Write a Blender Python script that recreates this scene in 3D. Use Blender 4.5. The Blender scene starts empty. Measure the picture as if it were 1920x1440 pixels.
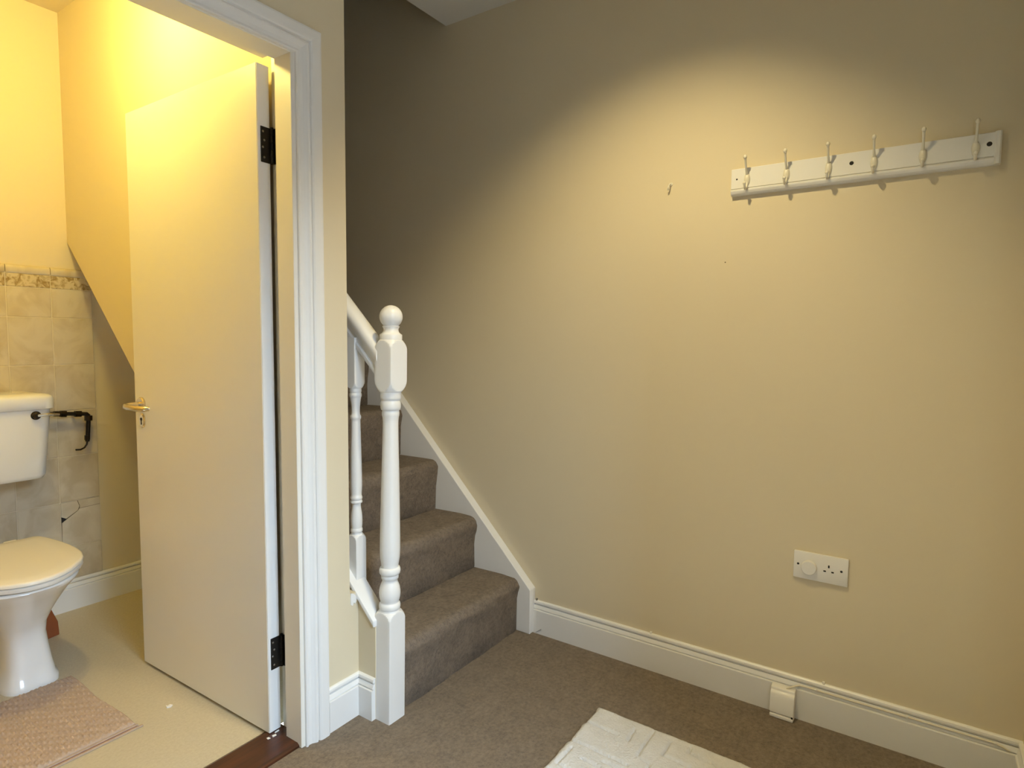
import bpy, bmesh, math, random
from mathutils import Vector, Matrix
random.seed(7)
S = bpy.context.scene
C = S.collection

# ------------------------------------------------------------------ camera
def cam_axes(yaw, pitch, roll):
    cy, sy = math.cos(yaw), math.sin(yaw)
    f = Vector((sy, cy, 0)); r = Vector((cy, -sy, 0)); u = Vector((0, 0, 1))
    cp, sp = math.cos(pitch), math.sin(pitch)
    f2 = f*cp + u*sp; u2 = u*cp - f*sp
    cr, sr = math.cos(roll), math.sin(roll)
    return r*cr + u2*sr, u2*cr - r*sr, f2
cd = bpy.data.cameras.new('camera'); cam = bpy.data.objects.new('camera', cd); C.objects.link(cam)
r_, u_, f_ = cam_axes(math.radians(55.688), math.radians(-4.153), math.radians(0.536))
M = Matrix.Identity(4)
for i in range(3):
    M[i][0], M[i][1], M[i][2] = r_[i], u_[i], -f_[i]
M[2][3] = 1.2125
cam.matrix_world = M
cd.sensor_width = 36; cd.lens = 1141.27/1920*36; cd.clip_start = 0.02
S.camera = cam

# ------------------------------------------------------------------ world, light, exposure
W = bpy.data.worlds.new('sky'); S.world = W; W.use_nodes = True
bg = W.node_tree.nodes['Background']
bg.inputs[0].default_value = (0.56, 0.76, 1.0, 1)      # even overcast sky
bg.inputs[1].default_value = 33.0
S.view_settings.view_transform = 'Standard'; S.view_settings.look = 'None'
S.view_settings.gamma = 1.0; S.view_settings.use_curve_mapping = False
S.view_settings.exposure = 0.0
HALL_LAMP_W = 92.0
WC_LAMP_STRENGTH = 215.0
pl = bpy.data.lights.new('doorway_daylight', 'AREA')     # portal: guides the sky's own light through the front doorway
pl.shape = 'RECTANGLE'; pl.size = 0.80; pl.size_y = 2.03; pl.cycles.is_portal = True
po = bpy.data.objects.new('doorway_daylight', pl); C.objects.link(po)
po.location = (0.52, -0.375, 1.015); po.rotation_euler = (math.radians(90), 0, 0)
S.cycles.sample_clamp_indirect = 6.0
S.cycles.max_bounces = 6; S.cycles.diffuse_bounces = 5; S.cycles.glossy_bounces = 3
S.cycles.adaptive_threshold = 0.05

# ------------------------------------------------------------------ materials
def lin(c):
    return tuple(((v/255)/12.92 if v/255 <= 0.04045 else ((v/255+0.055)/1.055)**2.4) for v in c)
def mat(name, col, rough=0.5, metal=0.0, bump=None, var=None, coat=0.0, spec=0.5, rnd=0.0):
    """col linear rgb; bump=(scale,strength,distance,detail); var=(scale,amount,col2)"""
    m = bpy.data.materials.new(name); m.use_nodes = True
    nt = m.node_tree; n = nt.nodes; b = n['Principled BSDF']
    b.inputs['Base Color'].default_value = (*col, 1); b.inputs['Roughness'].default_value = rough
    b.inputs['Metallic'].default_value = metal; b.inputs['Coat Weight'].default_value = coat
    b.inputs['Specular IOR Level'].default_value = spec
    tc = n.new('ShaderNodeTexCoord')
    vec = tc.outputs['Object']
    if rnd:
        oi = n.new('ShaderNodeObjectInfo'); mu = n.new('ShaderNodeMath'); mu.operation = 'MULTIPLY'; mu.inputs[1].default_value = rnd
        nt.links.new(oi.outputs['Random'], mu.inputs[0])
        ad = n.new('ShaderNodeVectorMath'); ad.operation = 'ADD'
        nt.links.new(vec, ad.inputs[0]); nt.links.new(mu.outputs[0], ad.inputs[1]); vec = ad.outputs[0]
    if var:
        t = n.new('ShaderNodeTexNoise'); t.inputs['Scale'].default_value = var[0]; t.inputs['Detail'].default_value = 6
        t.inputs['Roughness'].default_value = 0.62
        nt.links.new(vec, t.inputs['Vector'])
        rp = n.new('ShaderNodeValToRGB'); rp.color_ramp.elements[0].position = 0.5-0.22; rp.color_ramp.elements[1].position = 0.5+0.22
        rp.color_ramp.elements[0].color = (*var[2], 1); rp.color_ramp.elements[1].color = (*col, 1)
        nt.links.new(t.outputs['Fac'], rp.inputs[0])
        mx = n.new('ShaderNodeMix'); mx.data_type = 'RGBA'; mx.inputs[0].default_value = var[1]
        mx.inputs[6].default_value = (*col, 1); nt.links.new(rp.outputs[0], mx.inputs[7]); nt.links.new(mx.outputs[2], b.inputs['Base Color'])
    if bump:
        t2 = n.new('ShaderNodeTexNoise'); t2.inputs['Scale'].default_value = bump[0]; t2.inputs['Detail'].default_value = bump[3] if len(bump) > 3 else 3
        nt.links.new(vec, t2.inputs['Vector'])
        bp = n.new('ShaderNodeBump'); bp.inputs['Strength'].default_value = bump[1]; bp.inputs['Distance'].default_value = bump[2]
        nt.links.new(t2.outputs['Fac'], bp.inputs['Height']); nt.links.new(bp.outputs[0], b.inputs['Normal'])
    return m

CREAM = (0.700, 0.615, 0.438)
m_wall = mat('cream_wall_paint', CREAM, 0.62, bump=(60, 0.12, 0.002, 4), var=(1.3, 0.35, (0.68, 0.577, 0.405)), spec=0.3)
m_white = mat('white_gloss_paint', (0.80, 0.79, 0.76), 0.32, bump=(35, 0.10, 0.002, 3), var=(9, 0.3, (0.75, 0.735, 0.69)))
m_door = mat('off_white_door_paint', (0.80, 0.765, 0.68), 0.38, bump=(30, 0.06, 0.002, 2), var=(3, 0.25, (0.76, 0.72, 0.62)))
m_ceil = mat('white_ceiling_emulsion', (0.74, 0.72, 0.66), 0.8, bump=(45, 0.1, 0.002))
m_ceram = mat('white_glazed_ceramic', (0.82, 0.82, 0.80), 0.12, coat=0.4)
m_plast = mat('white_moulded_plastic', (0.80, 0.78, 0.73), 0.30)
m_seat = mat('cream_toilet_seat_plastic', (0.83, 0.79, 0.70), 0.25)
m_chrome = mat('chrome_metal', (0.78, 0.75, 0.70), 0.16, 1.0)
m_nickel = mat('satin_brass_nickel_metal', (0.72, 0.62, 0.44), 0.24, 1.0)
m_black = mat('black_painted_steel', (0.016, 0.014, 0.012), 0.38, 0.3, bump=(120, 0.3, 0.001))
m_steel = mat('worn_steel_screw', (0.32, 0.30, 0.27), 0.35, 1.0)
m_dark = mat('dark_hole', (0.008, 0.006, 0.005), 0.7)
m_bronze = mat('dark_tarnished_pipe', (0.035, 0.026, 0.018), 0.33, 0.8, bump=(160, 0.4, 0.002))
m_grout = mat('pale_tile_grout', (0.66, 0.59, 0.45), 0.8)
m_vinyl = mat('cream_vinyl_flooring', (0.56, 0.49, 0.35), 0.42, bump=(190, 0.45, 0.002, 2), var=(110, 0.7, (0.44, 0.37, 0.25)))
m_mark = mat('pencil_grey_mark', (0.12, 0.09, 0.05), 0.8)
m_cable = mat('ivory_cable_sheath', (0.74, 0.68, 0.55), 0.4)

def carpet_mat():
    m = bpy.data.materials.new('taupe_wool_carpet'); m.use_nodes = True
    nt = m.node_tree; n = nt.nodes; b = n['Principled BSDF']; b.inputs['Roughness'].default_value = 0.95
    b.inputs['Specular IOR Level'].default_value = 0.1
    b.inputs['Sheen Weight'].default_value = 0.25; b.inputs['Sheen Roughness'].default_value = 0.6
    tc = n.new('ShaderNodeTexCoord')
    def noise(sc, det, ro=0.6):
        t = n.new('ShaderNodeTexNoise'); t.inputs['Scale'].default_value = sc; t.inputs['Detail'].default_value = det
        t.inputs['Roughness'].default_value = ro; nt.links.new(tc.outputs['Object'], t.inputs['Vector']); return t
    t1 = noise(16, 6, 0.65); t2 = noise(75, 6, 0.78); t3 = noise(420, 2)
    r1 = n.new('ShaderNodeValToRGB'); e = r1.color_ramp.elements
    e[0].position = 0.36; e[0].color = (0.160, 0.110, 0.060, 1); e[1].position = 0.64; e[1].color = (0.315, 0.225, 0.134, 1)
    nt.links.new(t1.outputs['Fac'], r1.inputs[0])
    r2 = n.new('ShaderNodeValToRGB'); e = r2.color_ramp.elements
    e[0].position = 0.34; e[0].color = (0.090, 0.052, 0.026, 1); e[1].position = 0.64; e[1].color = (0.42, 0.300, 0.186, 1)
    nt.links.new(t2.outputs['Fac'], r2.inputs[0])
    mx = n.new('ShaderNodeMix'); mx.data_type = 'RGBA'; mx.inputs[0].default_value = 0.55
    nt.links.new(r1.outputs[0], mx.inputs[6]); nt.links.new(r2.outputs[0], mx.inputs[7]); nt.links.new(mx.outputs[2], b.inputs['Base Color'])
    ad = n.new('ShaderNodeMath'); ad.operation = 'ADD'; nt.links.new(t2.outputs['Fac'], ad.inputs[0]); nt.links.new(t3.outputs['Fac'], ad.inputs[1])
    bp = n.new('ShaderNodeBump'); bp.inputs['Strength'].default_value = 1.0; bp.inputs['Distance'].default_value = 0.009
    nt.links.new(ad.outputs[0], bp.inputs['Height']); nt.links.new(bp.outputs[0], b.inputs['Normal'])
    return m
m_carpet = carpet_mat()

def wood_mat():
    m = bpy.data.materials.new('dark_red_brown_stained_wood'); m.use_nodes = True
    nt = m.node_tree; n = nt.nodes; b = n['Principled BSDF']; b.inputs['Roughness'].default_value = 0.33
    tc = n.new('ShaderNodeTexCoord'); mp = n.new('ShaderNodeMapping'); mp.inputs['Scale'].default_value = (4, 60, 60)
    nt.links.new(tc.outputs['Object'], mp.inputs[0])
    t = n.new('ShaderNodeTexNoise'); t.inputs['Scale'].default_value = 1.0; t.inputs['Detail'].default_value = 6
    nt.links.new(mp.outputs[0], t.inputs['Vector'])
    r = n.new('ShaderNodeValToRGB'); e = r.color_ramp.elements
    e[0].position = 0.3; e[0].color = (0.024, 0.007, 0.0025, 1); e[1].position = 0.7; e[1].color = (0.085, 0.026, 0.009, 1)
    nt.links.new(t.outputs['Fac'], r.inputs[0]); nt.links.new(r.outputs[0], b.inputs['Base Color'])
    return m
m_wood = wood_mat()
m_redwood = mat('bare_reddish_wood', (0.30, 0.085, 0.025), 0.7, var=(25, 0.6, (0.20, 0.05, 0.015)))

def marble_tile_mat(name, c1, c2, scale, amount):
    m = bpy.data.materials.new(name); m.use_nodes = True
    nt = m.node_tree; n = nt.nodes; b = n['Principled BSDF']; b.inputs['Roughness'].default_value = 0.25
    tc = n.new('ShaderNodeTexCoord'); oi = n.new('ShaderNodeObjectInfo')
    mu = n.new('ShaderNodeMath'); mu.operation = 'MULTIPLY'; mu.inputs[1].default_value = 9.0
    nt.links.new(oi.outputs['Random'], mu.inputs[0])
    ad = n.new('ShaderNodeVectorMath'); ad.operation = 'ADD'
    nt.links.new(tc.outputs['Object'], ad.inputs[0]); nt.links.new(mu.outputs[0], ad.inputs[1])
    t = n.new('ShaderNodeTexNoise'); t.inputs['Scale'].default_value = scale; t.inputs['Detail'].default_value = 7
    t.inputs['Distortion'].default_value = 1.4
    nt.links.new(ad.outputs[0], t.inputs['Vector'])
    r = n.new('ShaderNodeValToRGB'); e = r.color_ramp.elements
    e[0].position = 0.36; e[0].color = (*c2, 1); e[1].position = 0.36 + amount; e[1].color = (*c1, 1)
    nt.links.new(t.outputs['Fac'], r.inputs[0]); nt.links.new(r.outputs[0], b.inputs['Base Color'])
    return m
m_tile = marble_tile_mat('beige_marbled_tile_glaze', (0.63, 0.56, 0.43), (0.52, 0.44, 0.31), 7, 0.24)
m_border = marble_tile_mat('brown_floral_border_print', (0.60, 0.51, 0.34), (0.27, 0.19, 0.08), 40, 0.20)

def mat_pile():
    m = mat('pink_beige_cotton_pile', (0.50, 0.385, 0.30), 0.95, bump=(260, 0.5, 0.004), var=(60, 0.6, (0.38, 0.28, 0.21)), spec=0.1)
    return m
m_mat = mat_pile()
m_rug = mat('off_white_rug_pile', (0.68, 0.675, 0.66), 0.95, bump=(170, 0.7, 0.006, 4), var=(22, 0.6, (0.54, 0.535, 0.52)), spec=0.1)
m_brick = mat('brown_blocker_brick', (0.16, 0.10, 0.07), 0.9, bump=(14, 0.4, 0.01), var=(6, 0.6, (0.11, 0.07, 0.05)))  # brown brick for the two added light-blocking walls outside
m_pave = mat('grey_outdoor_paving', (0.22, 0.21, 0.20), 0.9, bump=(20, 0.4, 0.01))

# ------------------------------------------------------------------ mesh helpers
def link(o, parent=None):
    C.objects.link(o)
    if parent is not None: o.parent = parent
    return o
def mesh_obj(name, verts, faces, m, parent=None, smooth=False, autosmooth=None):
    me = bpy.data.meshes.new(name); me.from_pydata([tuple(v) for v in verts], [], faces)
    bm = bmesh.new(); bm.from_mesh(me); bmesh.ops.recalc_face_normals(bm, faces=bm.faces); bm.to_mesh(me); bm.free()
    me.materials.append(m)
    o = bpy.data.objects.new(name, me); link(o, parent)
    if smooth:
        for p in me.polygons: p.use_smooth = True
        if autosmooth: me.set_sharp_from_angle(angle=math.radians(autosmooth))
    return o
class MB:
    def __init__(s): s.v = []; s.f = []
    def add(s, v, f):
        o = len(s.v); s.v += [tuple(x) for x in v]; s.f += [tuple(i+o for i in q) for q in f]; return s
    def box(s, x0, x1, y0, y1, z0, z1):
        v = [(x, y, z) for x in (x0, x1) for y in (y0, y1) for z in (z0, z1)]
        return s.add(v, [(0,1,3,2),(4,6,7,5),(0,4,5,1),(2,3,7,6),(0,2,6,4),(1,5,7,3)])
    def prism(s, poly, axis, a, b):
        """poly of 2D points in the other two axes (order x,y,z without axis), extruded a..b"""
        n = len(poly)
        def P(p, t):
            q = list(p); q.insert(axis, t); return tuple(q)
        v = [P(p, a) for p in poly] + [P(p, b) for p in poly]
        f = [tuple(range(n)), tuple(range(2*n-1, n-1, -1))] + [(i, (i+1) % n, n+(i+1) % n, n+i) for i in range(n)]
        return s.add(v, f)
    def lathe(s, prof, seg=24, cx=0, cy=0, M=None):
        v = []
        for r, z in prof:
            for k in range(seg):
                a = 2*math.pi*k/seg; p = Vector((cx+r*math.cos(a), cy+r*math.sin(a), z))
                v.append(M @ p if M else p)
        f = []
        for i in range(len(prof)-1):
            for k in range(seg):
                f.append((i*seg+k, i*seg+(k+1) % seg, (i+1)*seg+(k+1) % seg, (i+1)*seg+k))
        f.append(tuple(range(seg))); f.append(tuple((len(prof)-1)*seg+k for k in range(seg)))
        return s.add(v, f)
    def tube(s, pts, rad, seg=10):
        pts = [Vector(p) for p in pts]
        rr = rad if isinstance(rad, (list, tuple)) else [rad]*len(pts)
        v = []; prev = None
        for i, p in enumerate(pts):
            t = (pts[min(i+1, len(pts)-1)] - pts[max(i-1, 0)]).normalized()
            if prev is None:
                a = Vector((0, 0, 1)) if abs(t.z) < 0.9 else Vector((1, 0, 0))
                u = t.cross(a).normalized()
            else:
                u = (prev - t*prev.dot(t)).normalized()
            prev = u; w = t.cross(u)
            for k in range(seg):
                an = 2*math.pi*k/seg; v.append(p + (u*math.cos(an) + w*math.sin(an))*rr[i])
        f = []
        for i in range(len(pts)-1):
            for k in range(seg):
                f.append((i*seg+k, i*seg+(k+1) % seg, (i+1)*seg+(k+1) % seg, (i+1)*seg+k))
        f.append(tuple(range(seg))); f.append(tuple((len(pts)-1)*seg+k for k in range(seg)))
        return s.add(v, f)
    def loft(s, rings):
        n = len(rings[0]); v = [p for r in rings for p in r]; f = []
        for i in range(len(rings)-1):
            for k in range(n):
                f.append((i*n+k, i*n+(k+1) % n, (i+1)*n+(k+1) % n, (i+1)*n+k))
        f.append(tuple(range(n))); f.append(tuple((len(rings)-1)*n+k for k in range(n)))
        return s.add(v, f)
    def build(s, name, m, parent=None, bevel=0.0, seg=2, smooth=False, auto=35, loc=None):
        if loc is not None:
            s.v = [(x-loc[0], y-loc[1], z-loc[2]) for x, y, z in s.v]
        o = mesh_obj(name, s.v, s.f, m, parent)
        me = o.data
        if bevel:
            bm = bmesh.new(); bm.from_mesh(me)
            es = [e for e in bm.edges if len(e.link_faces) == 2 and e.calc_face_angle(0) > math.radians(40)]
            bmesh.ops.bevel(bm, geom=es, offset=bevel, segments=seg, profile=0.5, affect='EDGES', clamp_overlap=True)
            bm.to_mesh(me); bm.free(); smooth = True
        if smooth:
            for p in me.polygons: p.use_smooth = True
            me.set_sharp_from_angle(angle=math.radians(auto))
        if loc is not None: o.location = loc
        return o
def thing(name, label, cat, loc=(0, 0, 0), group=None):
    o = bpy.data.objects.new(name, None); o.empty_display_size = 0.05; C.objects.link(o); o.location = loc
    return tag(o, label, cat, group)
def tag(o, label, cat, group=None):
    o['label'] = label; o['category'] = cat
    if group: o['group'] = group
    return o
def struct(o, label=None):
    o['kind'] = 'structure'
    if label: o['label'] = label
    return o
def child_of(o, parent):
    """parent while keeping the world coordinates baked in the mesh"""
    o.parent = parent; o.matrix_parent_inverse = Matrix.Translation(parent.location).inverted(); return o
def sempty(name, label):
    o = bpy.data.objects.new(name, None); C.objects.link(o); return struct(o, label)

# ================================================================== dimensions
XR = 2.096          # hooks wall
YD = 1.478          # hall face of the wall with the WC doorway
YB = 3.095          # WC back wall
YF = -0.264         # front wall, inside
XL = -2.30          # hall left wall
XW = -0.12          # WC left wall
ZC = 2.566          # ceiling
XP0, XP1 = 1.115, 1.264   # stair partition faces
YH = 1.795          # edge of the stair opening in the ceiling
YT = 5.2; ZT = 5.0  # stairwell
SLP = 0.952         # underside slope of partition
OPX0, OPX1, OPZ = 0.286, 1.116, 2.016   # rough opening

# ================================================================== shell
struct(MB().box(XL-0.1, XR, YF-0.1, YD+0.02, -0.08, 0.0).build('floor', m_carpet), 'taupe wool carpet covering the hall floor')
struct(MB().box(XW-0.1, XR, 1.627, YB+0.05, -0.08, 0.0).build('floor_vinyl', m_vinyl), 'cream textured vinyl floor of the small toilet room')
wr = struct(MB().box(XR, XR+0.1, YF-0.1, YT, -0.08, ZT).build('wall_right', m_wall), 'long cream painted wall with the row of coat hooks')
struct(MB().box(XL-0.1, XL, YF-0.1, YD+0.1, -0.08, ZC).build('wall_left', m_wall), 'cream hall wall out of view on the left')
struct(MB().box(XW-0.1, XW, YD+0.1, YB, -0.08, ZC).build('wall_toilet_side', m_wall), 'cream side wall of the toilet room')
# door wall with opening (one mesh, three blocks) and lower strip beside the stair panel
dw = MB()
dw.box(XL, OPX0, YD, YD+0.122, 0, ZC).box(OPX0, OPX1, YD, YD+0.122, OPZ, ZC).box(OPX1, XP1, YD, YD+0.122, 0, ZC)
dw.prism([(XP1, 0.0), (1.298, 0.0), (1.298, 0.402), (XP1, 0.402)], 1, YD, YD+0.05)
struct(dw.build('wall_door', m_wall), 'cream wall holding the open toilet doorway')
# partition between WC and stairs, sloping underside
yb0 = 2.523 - 1.07/SLP
def zpart(y): return 1.07 + SLP*(y-2.523)
y_start = YD+0.122
poly = [(y_start, zpart(y_start)), (YB, zpart(YB)), (YB, -0.08), (YT, -0.08), (YT, ZT), (y_start, ZT)]
struct(MB().prism(poly, 0, XP0, XP1).build('wall_partition', m_wall), 'cream partition between toilet room and staircase, cut off along a sloping lower edge')
struct(MB().box(XP0, XP1, YD, y_start, ZC, ZT).build('wall_upper', m_wall))
wb = struct(MB().box(XW-0.1, XP0, YB, YB+0.1, -0.08, ZC).box(XP1, XR, YB, YB+0.1, -0.08, 1.46).build('wall_back', m_wall), 'back wall of the toilet room, tiled below and cream above')
# front wall with the open entrance behind the camera
fw = MB().box(XL, 0.12, YF-0.1, YF, 0, ZC).box(0.12, 0.92, YF-0.1, YF, 2.03, ZC).box(0.92, XR, YF-0.1, YF, 0, ZC)
struct(fw.build('wall_front', m_wall), 'cream front wall, a sliver at the right edge of view')
struct(MB().box(XL-0.1, XR, YF-0.1, YH, ZC, ZC+0.24).build('ceiling', m_ceil), 'white hall ceiling ending at the stair opening')
struct(MB().box(XW-0.1, XP0, YD+0.05, YB+0.05, ZC, ZC+0.2).build('ceiling_toilet', m_wall), 'cream ceiling of the toilet room')
struct(MB().box(XP0, XR, YH-0.1, YH, ZC+0.24, ZT).build('wall_landing', m_wall))
struct(MB().box(XP0, XR+0.1, YT, YT+0.1, 0, ZT).build('wall_stair_end', m_wall))
struct(MB().box(XP0, XR+0.1, YH-0.1, YT+0.1, ZT, ZT+0.1).build('ceiling_stairwell', m_ceil))
struct(MB().box(-9, 9, -4.6, YF-0.1, -0.2, -0.12).build('ground', m_pave), 'grey paving outside the front door')
struct(MB().box(-0.12, 0.06, -1.05, YF-0.1, -0.2, 3.0).build('wall_side_blocker', m_brick), 'unseen brown brick wall added outside to block sideways daylight')  # added, unseen: keeps slanting daylight off the near end of the hooks wall
struct(MB().box(-9, 9, -4.85, -4.6, -0.2, 2.9).build('wall_sky_blocker', m_brick), 'unseen high brown wall added outside to block the low sky')  # added, unseen: hides the low sky so daylight enters only from above

# ------------------------------------------------------------------ skirting boards
SKP = [(0, 0), (0.0165, 0), (0.0165, 0.0965), (0.0155, 0.0985), (0.0085, 0.0990), (0.0085, 0.1015), (0.0125, 0.1035),
       (0.0080, 0.1165), (0.0025, 0.1175), (0.0025, 0.1200), (0.0090, 0.1215), (0.0100, 0.1260), (0.0090, 0.1320), (0.0055, 0.1355), (0, 0.1360)]
def skirt_y(name, xw, sgn, y0, y1, label=None, parent=None):     # board along Y on wall at xw, sticking out sgn
    o = MB().prism([(xw+sgn*d, z) for d, z in SKP], 1, y0, y1)
    v = o.v; n = len(SKP)
    o2 = mesh_obj(name, [(p[0], p[1], p[2]) for p in v], o.f, m_white, parent)
    return struct(o2, label) if parent is None else o2
def skirt_x(name, yw, sgn, x0, x1, label=None, mi0=0.0, mi1=0.0):
    pr = MB().prism([(yw+sgn*d, z) for d, z in SKP], 0, x0, x1); n = len(SKP)
    v = [list(p) for p in pr.v]
    for i, (d, z) in enumerate(SKP):
        v[i][0] += mi0*d; v[n+i][0] += mi1*d
    o2 = mesh_obj(name, v, pr.f, m_white)
    return struct(o2, label)
skirt_y('baseboard_right', XR, -1, YF, 1.302, 'white moulded skirting board along the coat hook wall')
skirt_x('baseboard_door', YD, -1, 1.168, 1.2985, 'short white moulded skirting between door frame and stair panel', 0, -1)
struct(MB().box(XP0, XR, YB+0.05, YT, -0.08, -0.02).build('floor_understair', m_vinyl))
skirt_x('baseboard_back', YB-0.004, -1, XW, XR, 'white moulded skirting board under the toilet room tiles')
skirt_x('baseboard_front', YF, 1, 0.98, XR, 'white skirting on the front wall')

# ================================================================== WC doorway: lining, architrave, threshold
fr = sempty('trim_1', 'white painted door frame with moulded architrave around the toilet doorway')
XJ = 1.074           # stop face of hinge jamb
lining = MB().prism([(XJ, YD-0.004), (XJ+0.042, YD-0.004), (XJ+0.042, YD+0.122), (XJ+0.026, YD+0.122), (XJ+0.026, YD+0.070), (XJ, YD+0.070)], 2, 0, 2.016)
lining.build('jamb', m_door, fr, bevel=0.0015, seg=1)
XK = 0.328
MB().prism([(XK, YD-0.004), (XK-0.042, YD-0.004), (XK-0.042, YD+0.122), (XK-0.026, YD+0.122), (XK-0.026, YD+0.070), (XK, YD+0.070)], 2, 0, 2.016).build('jamb', m_door, fr, bevel=0.0015, seg=1)
MB().prism([(YD-0.004, 1.988), (YD-0.004, 2.016), (YD+0.122, 2.016), (YD+0.122, 2.002), (YD+0.070, 2.002), (YD+0.070, 1.988)], 0, XK, XJ).build('head', m_door, fr, bevel=0.0015, seg=1)
# architrave profile: (distance from inner edge, projection)
ARP = [(0, 0), (0, 0.0105), (0.002, 0.0125), (0.0055, 0.0125), (0.0080, 0.0100), (0.0120, 0.0090), (0.0200, 0.0105), (0.0270, 0.0150), (0.0315, 0.0185), (0.0350, 0.0190), (0.0375, 0.0175),
       (0.0385, 0.0140), (0.0415, 0.0140), (0.0430, 0.0185), (0.0470, 0.0215), (0.0530, 0.0225), (0.072, 0.0225), (0.0770, 0.0210), (0.0800, 0.0165), (0.0800, 0)]
def arch_leg(xin, sgn, zin):
    b = MB(); r0 = [(xin+sgn*w, YD-p, 0.0) for w, p in ARP]; r1 = [(xin+sgn*w, YD-p, zin+w) for w, p in ARP]
    b.loft([r0, r1]).build('architrave', m_white, fr)
ZI = 1.992
arch_leg(1.0865, 1, ZI); arch_leg(0.316, -1, ZI)
b = MB(); b.loft([[(0.316-w, YD-p, ZI+w) for w, p in ARP], [(1.0865+w, YD-p, ZI+w) for w, p in ARP]]).build('architrave', m_white, fr)

th = struct(MB().prism([(1.482, -0.01), (1.486, 0.006), (1.494, 0.011), (1.612, 0.011), (1.628, 0.003), (1.630, -0.01)], 0, XK, XJ+0.026).build('trim_2', m_wood), 'dark stained wooden threshold strip in the toilet doorway')

# ================================================================== WC door leaf
HX, HY = 1.0895, 1.5975     # hinge-side corner next to the jamb
door = struct(bpy.data.objects.new('door_1', None), 'flush off-white toilet door standing open into the toilet room'); link(door)
door.location = (HX, HY, 0); door.rotation_euler = (0, 0, math.radians(1.15))
DT, DL = 0.040, 0.748
leaf = MB().box(-DT, 0, 0, DL, 0.012, 1.984).build('door_leaf', m_door, door, bevel=0.0015, seg=1)
# painted white hinge edge strip (lipping)
MB().box(-DT+0.0012, -0.0012, -0.0016, 0.0004, 0.0135, 1.9825).build('edge_lipping', m_white, door)
# hinges: leaf on the door edge, knuckle, leaf on the jamb
def hinge(z0, z1):
    h = MB().box(-0.031, 0.0015, -0.0042, -0.0012, z0, z1).build('hinge', m_black, door, bevel=0.001, seg=1)
    k = MB()
    n = 5; dz = (z1-z0)/n
    for i in range(n):
        k.lathe([(0.0, z0+i*dz+0.0008), (0.0058, z0+i*dz+0.0008), (0.0058, z0+(i+1)*dz-0.0008), (0.0, z0+(i+1)*dz-0.0008)], 12, 0.0045, -0.005)
    k.lathe([(0.0, z1), (0.004, z1), (0.0045, z1+0.003), (0.0, z1+0.005)], 12, 0.0045, -0.005)
    k.build('hinge_knuckle', m_black, h, smooth=True)
    MB().box(0.0075, 0.0102, -0.036, -0.008, z0, z1).build('hinge_plate', m_black, h, bevel=0.0008, seg=1)
    for j, (dx, fz) in enumerate([(-0.021, 0.14), (-0.025, 0.42), (-0.020, 0.62), (-0.024, 0.86)]):
        sm = MB(); Mx = Matrix.Translation((dx, -0.0042, z0+(z1-z0)*fz)) @ Matrix.Rotation(math.radians(90), 4, 'X')
        sm.lathe([(0.0, 0.0), (0.0034, 0.0), (0.0026, 0.0008), (0.0, 0.0009)], 10, M=Mx); sm.build('screw', m_steel, h, smooth=True)
hinge(1.712, 1.812); hinge(0.208, 0.306)
# lever handle on the face toward the doorway
def on_door(y, z, x=0.0): return (-DT-x, y, z)
hd = MB(); Mr = Matrix.Translation((-DT, 0.700, 0.972)) @ Matrix.Rotation(math.radians(-90), 4, 'Y')
hd.lathe([(0.0, 0.0), (0.026, 0.0), (0.026, 0.005), (0.0235, 0.0085), (0.0, 0.009)], 24, M=Mr)
han = hd.build('door_handle', m_nickel, door, smooth=True)
pts = [(-DT-0.006, 0.700, 0.972), (-DT-0.030, 0.700, 0.972), (-DT-0.046, 0.699, 0.971), (-DT-0.056, 0.694, 0.970), (-DT-0.061, 0.683, 0.969),
       (-DT-0.062, 0.66, 0.968), (-DT-0.060, 0.625, 0.967), (-DT-0.054, 0.598, 0.967), (-DT-0.045, 0.585, 0.967), (-DT-0.034, 0.580, 0.967)]
MB().tube(pts, [0.009, 0.009, 0.0095, 0.010, 0.0102, 0.0102, 0.0100, 0.0092, 0.0085, 0.0075], 14).build('lever', m_nickel, han, smooth=True, auto=60)
es = MB(); Me = Matrix.Translation((-DT, 0.697, 0.914)) @ Matrix.Rotation(math.radians(-90), 4, 'Y') @ Matrix.Diagonal((1.0, 0.72, 1, 1))
es.lathe([(0.0, 0.0), (0.026, 0.0), (0.026, 0.003), (0.022, 0.006), (0.0, 0.0062)], 24, M=Me)
esc = es.build('lock_escutcheon', m_nickel, door, smooth=True)
kh = MB(); Mk = Matrix.Translation((-DT-0.0062, 0.697, 0.919)) @ Matrix.Rotation(math.radians(-90), 4, 'Y')
kh.lathe([(0.0, 0.0), (0.0062, 0.0), (0.0062, 0.0006), (0.0, 0.0006)], 12, M=Mk)
kh.box(-DT-0.0068, -DT-0.006, 0.6942, 0.6998, 0.900, 0.918); kh.build('keyhole', m_dark, esc)

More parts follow.
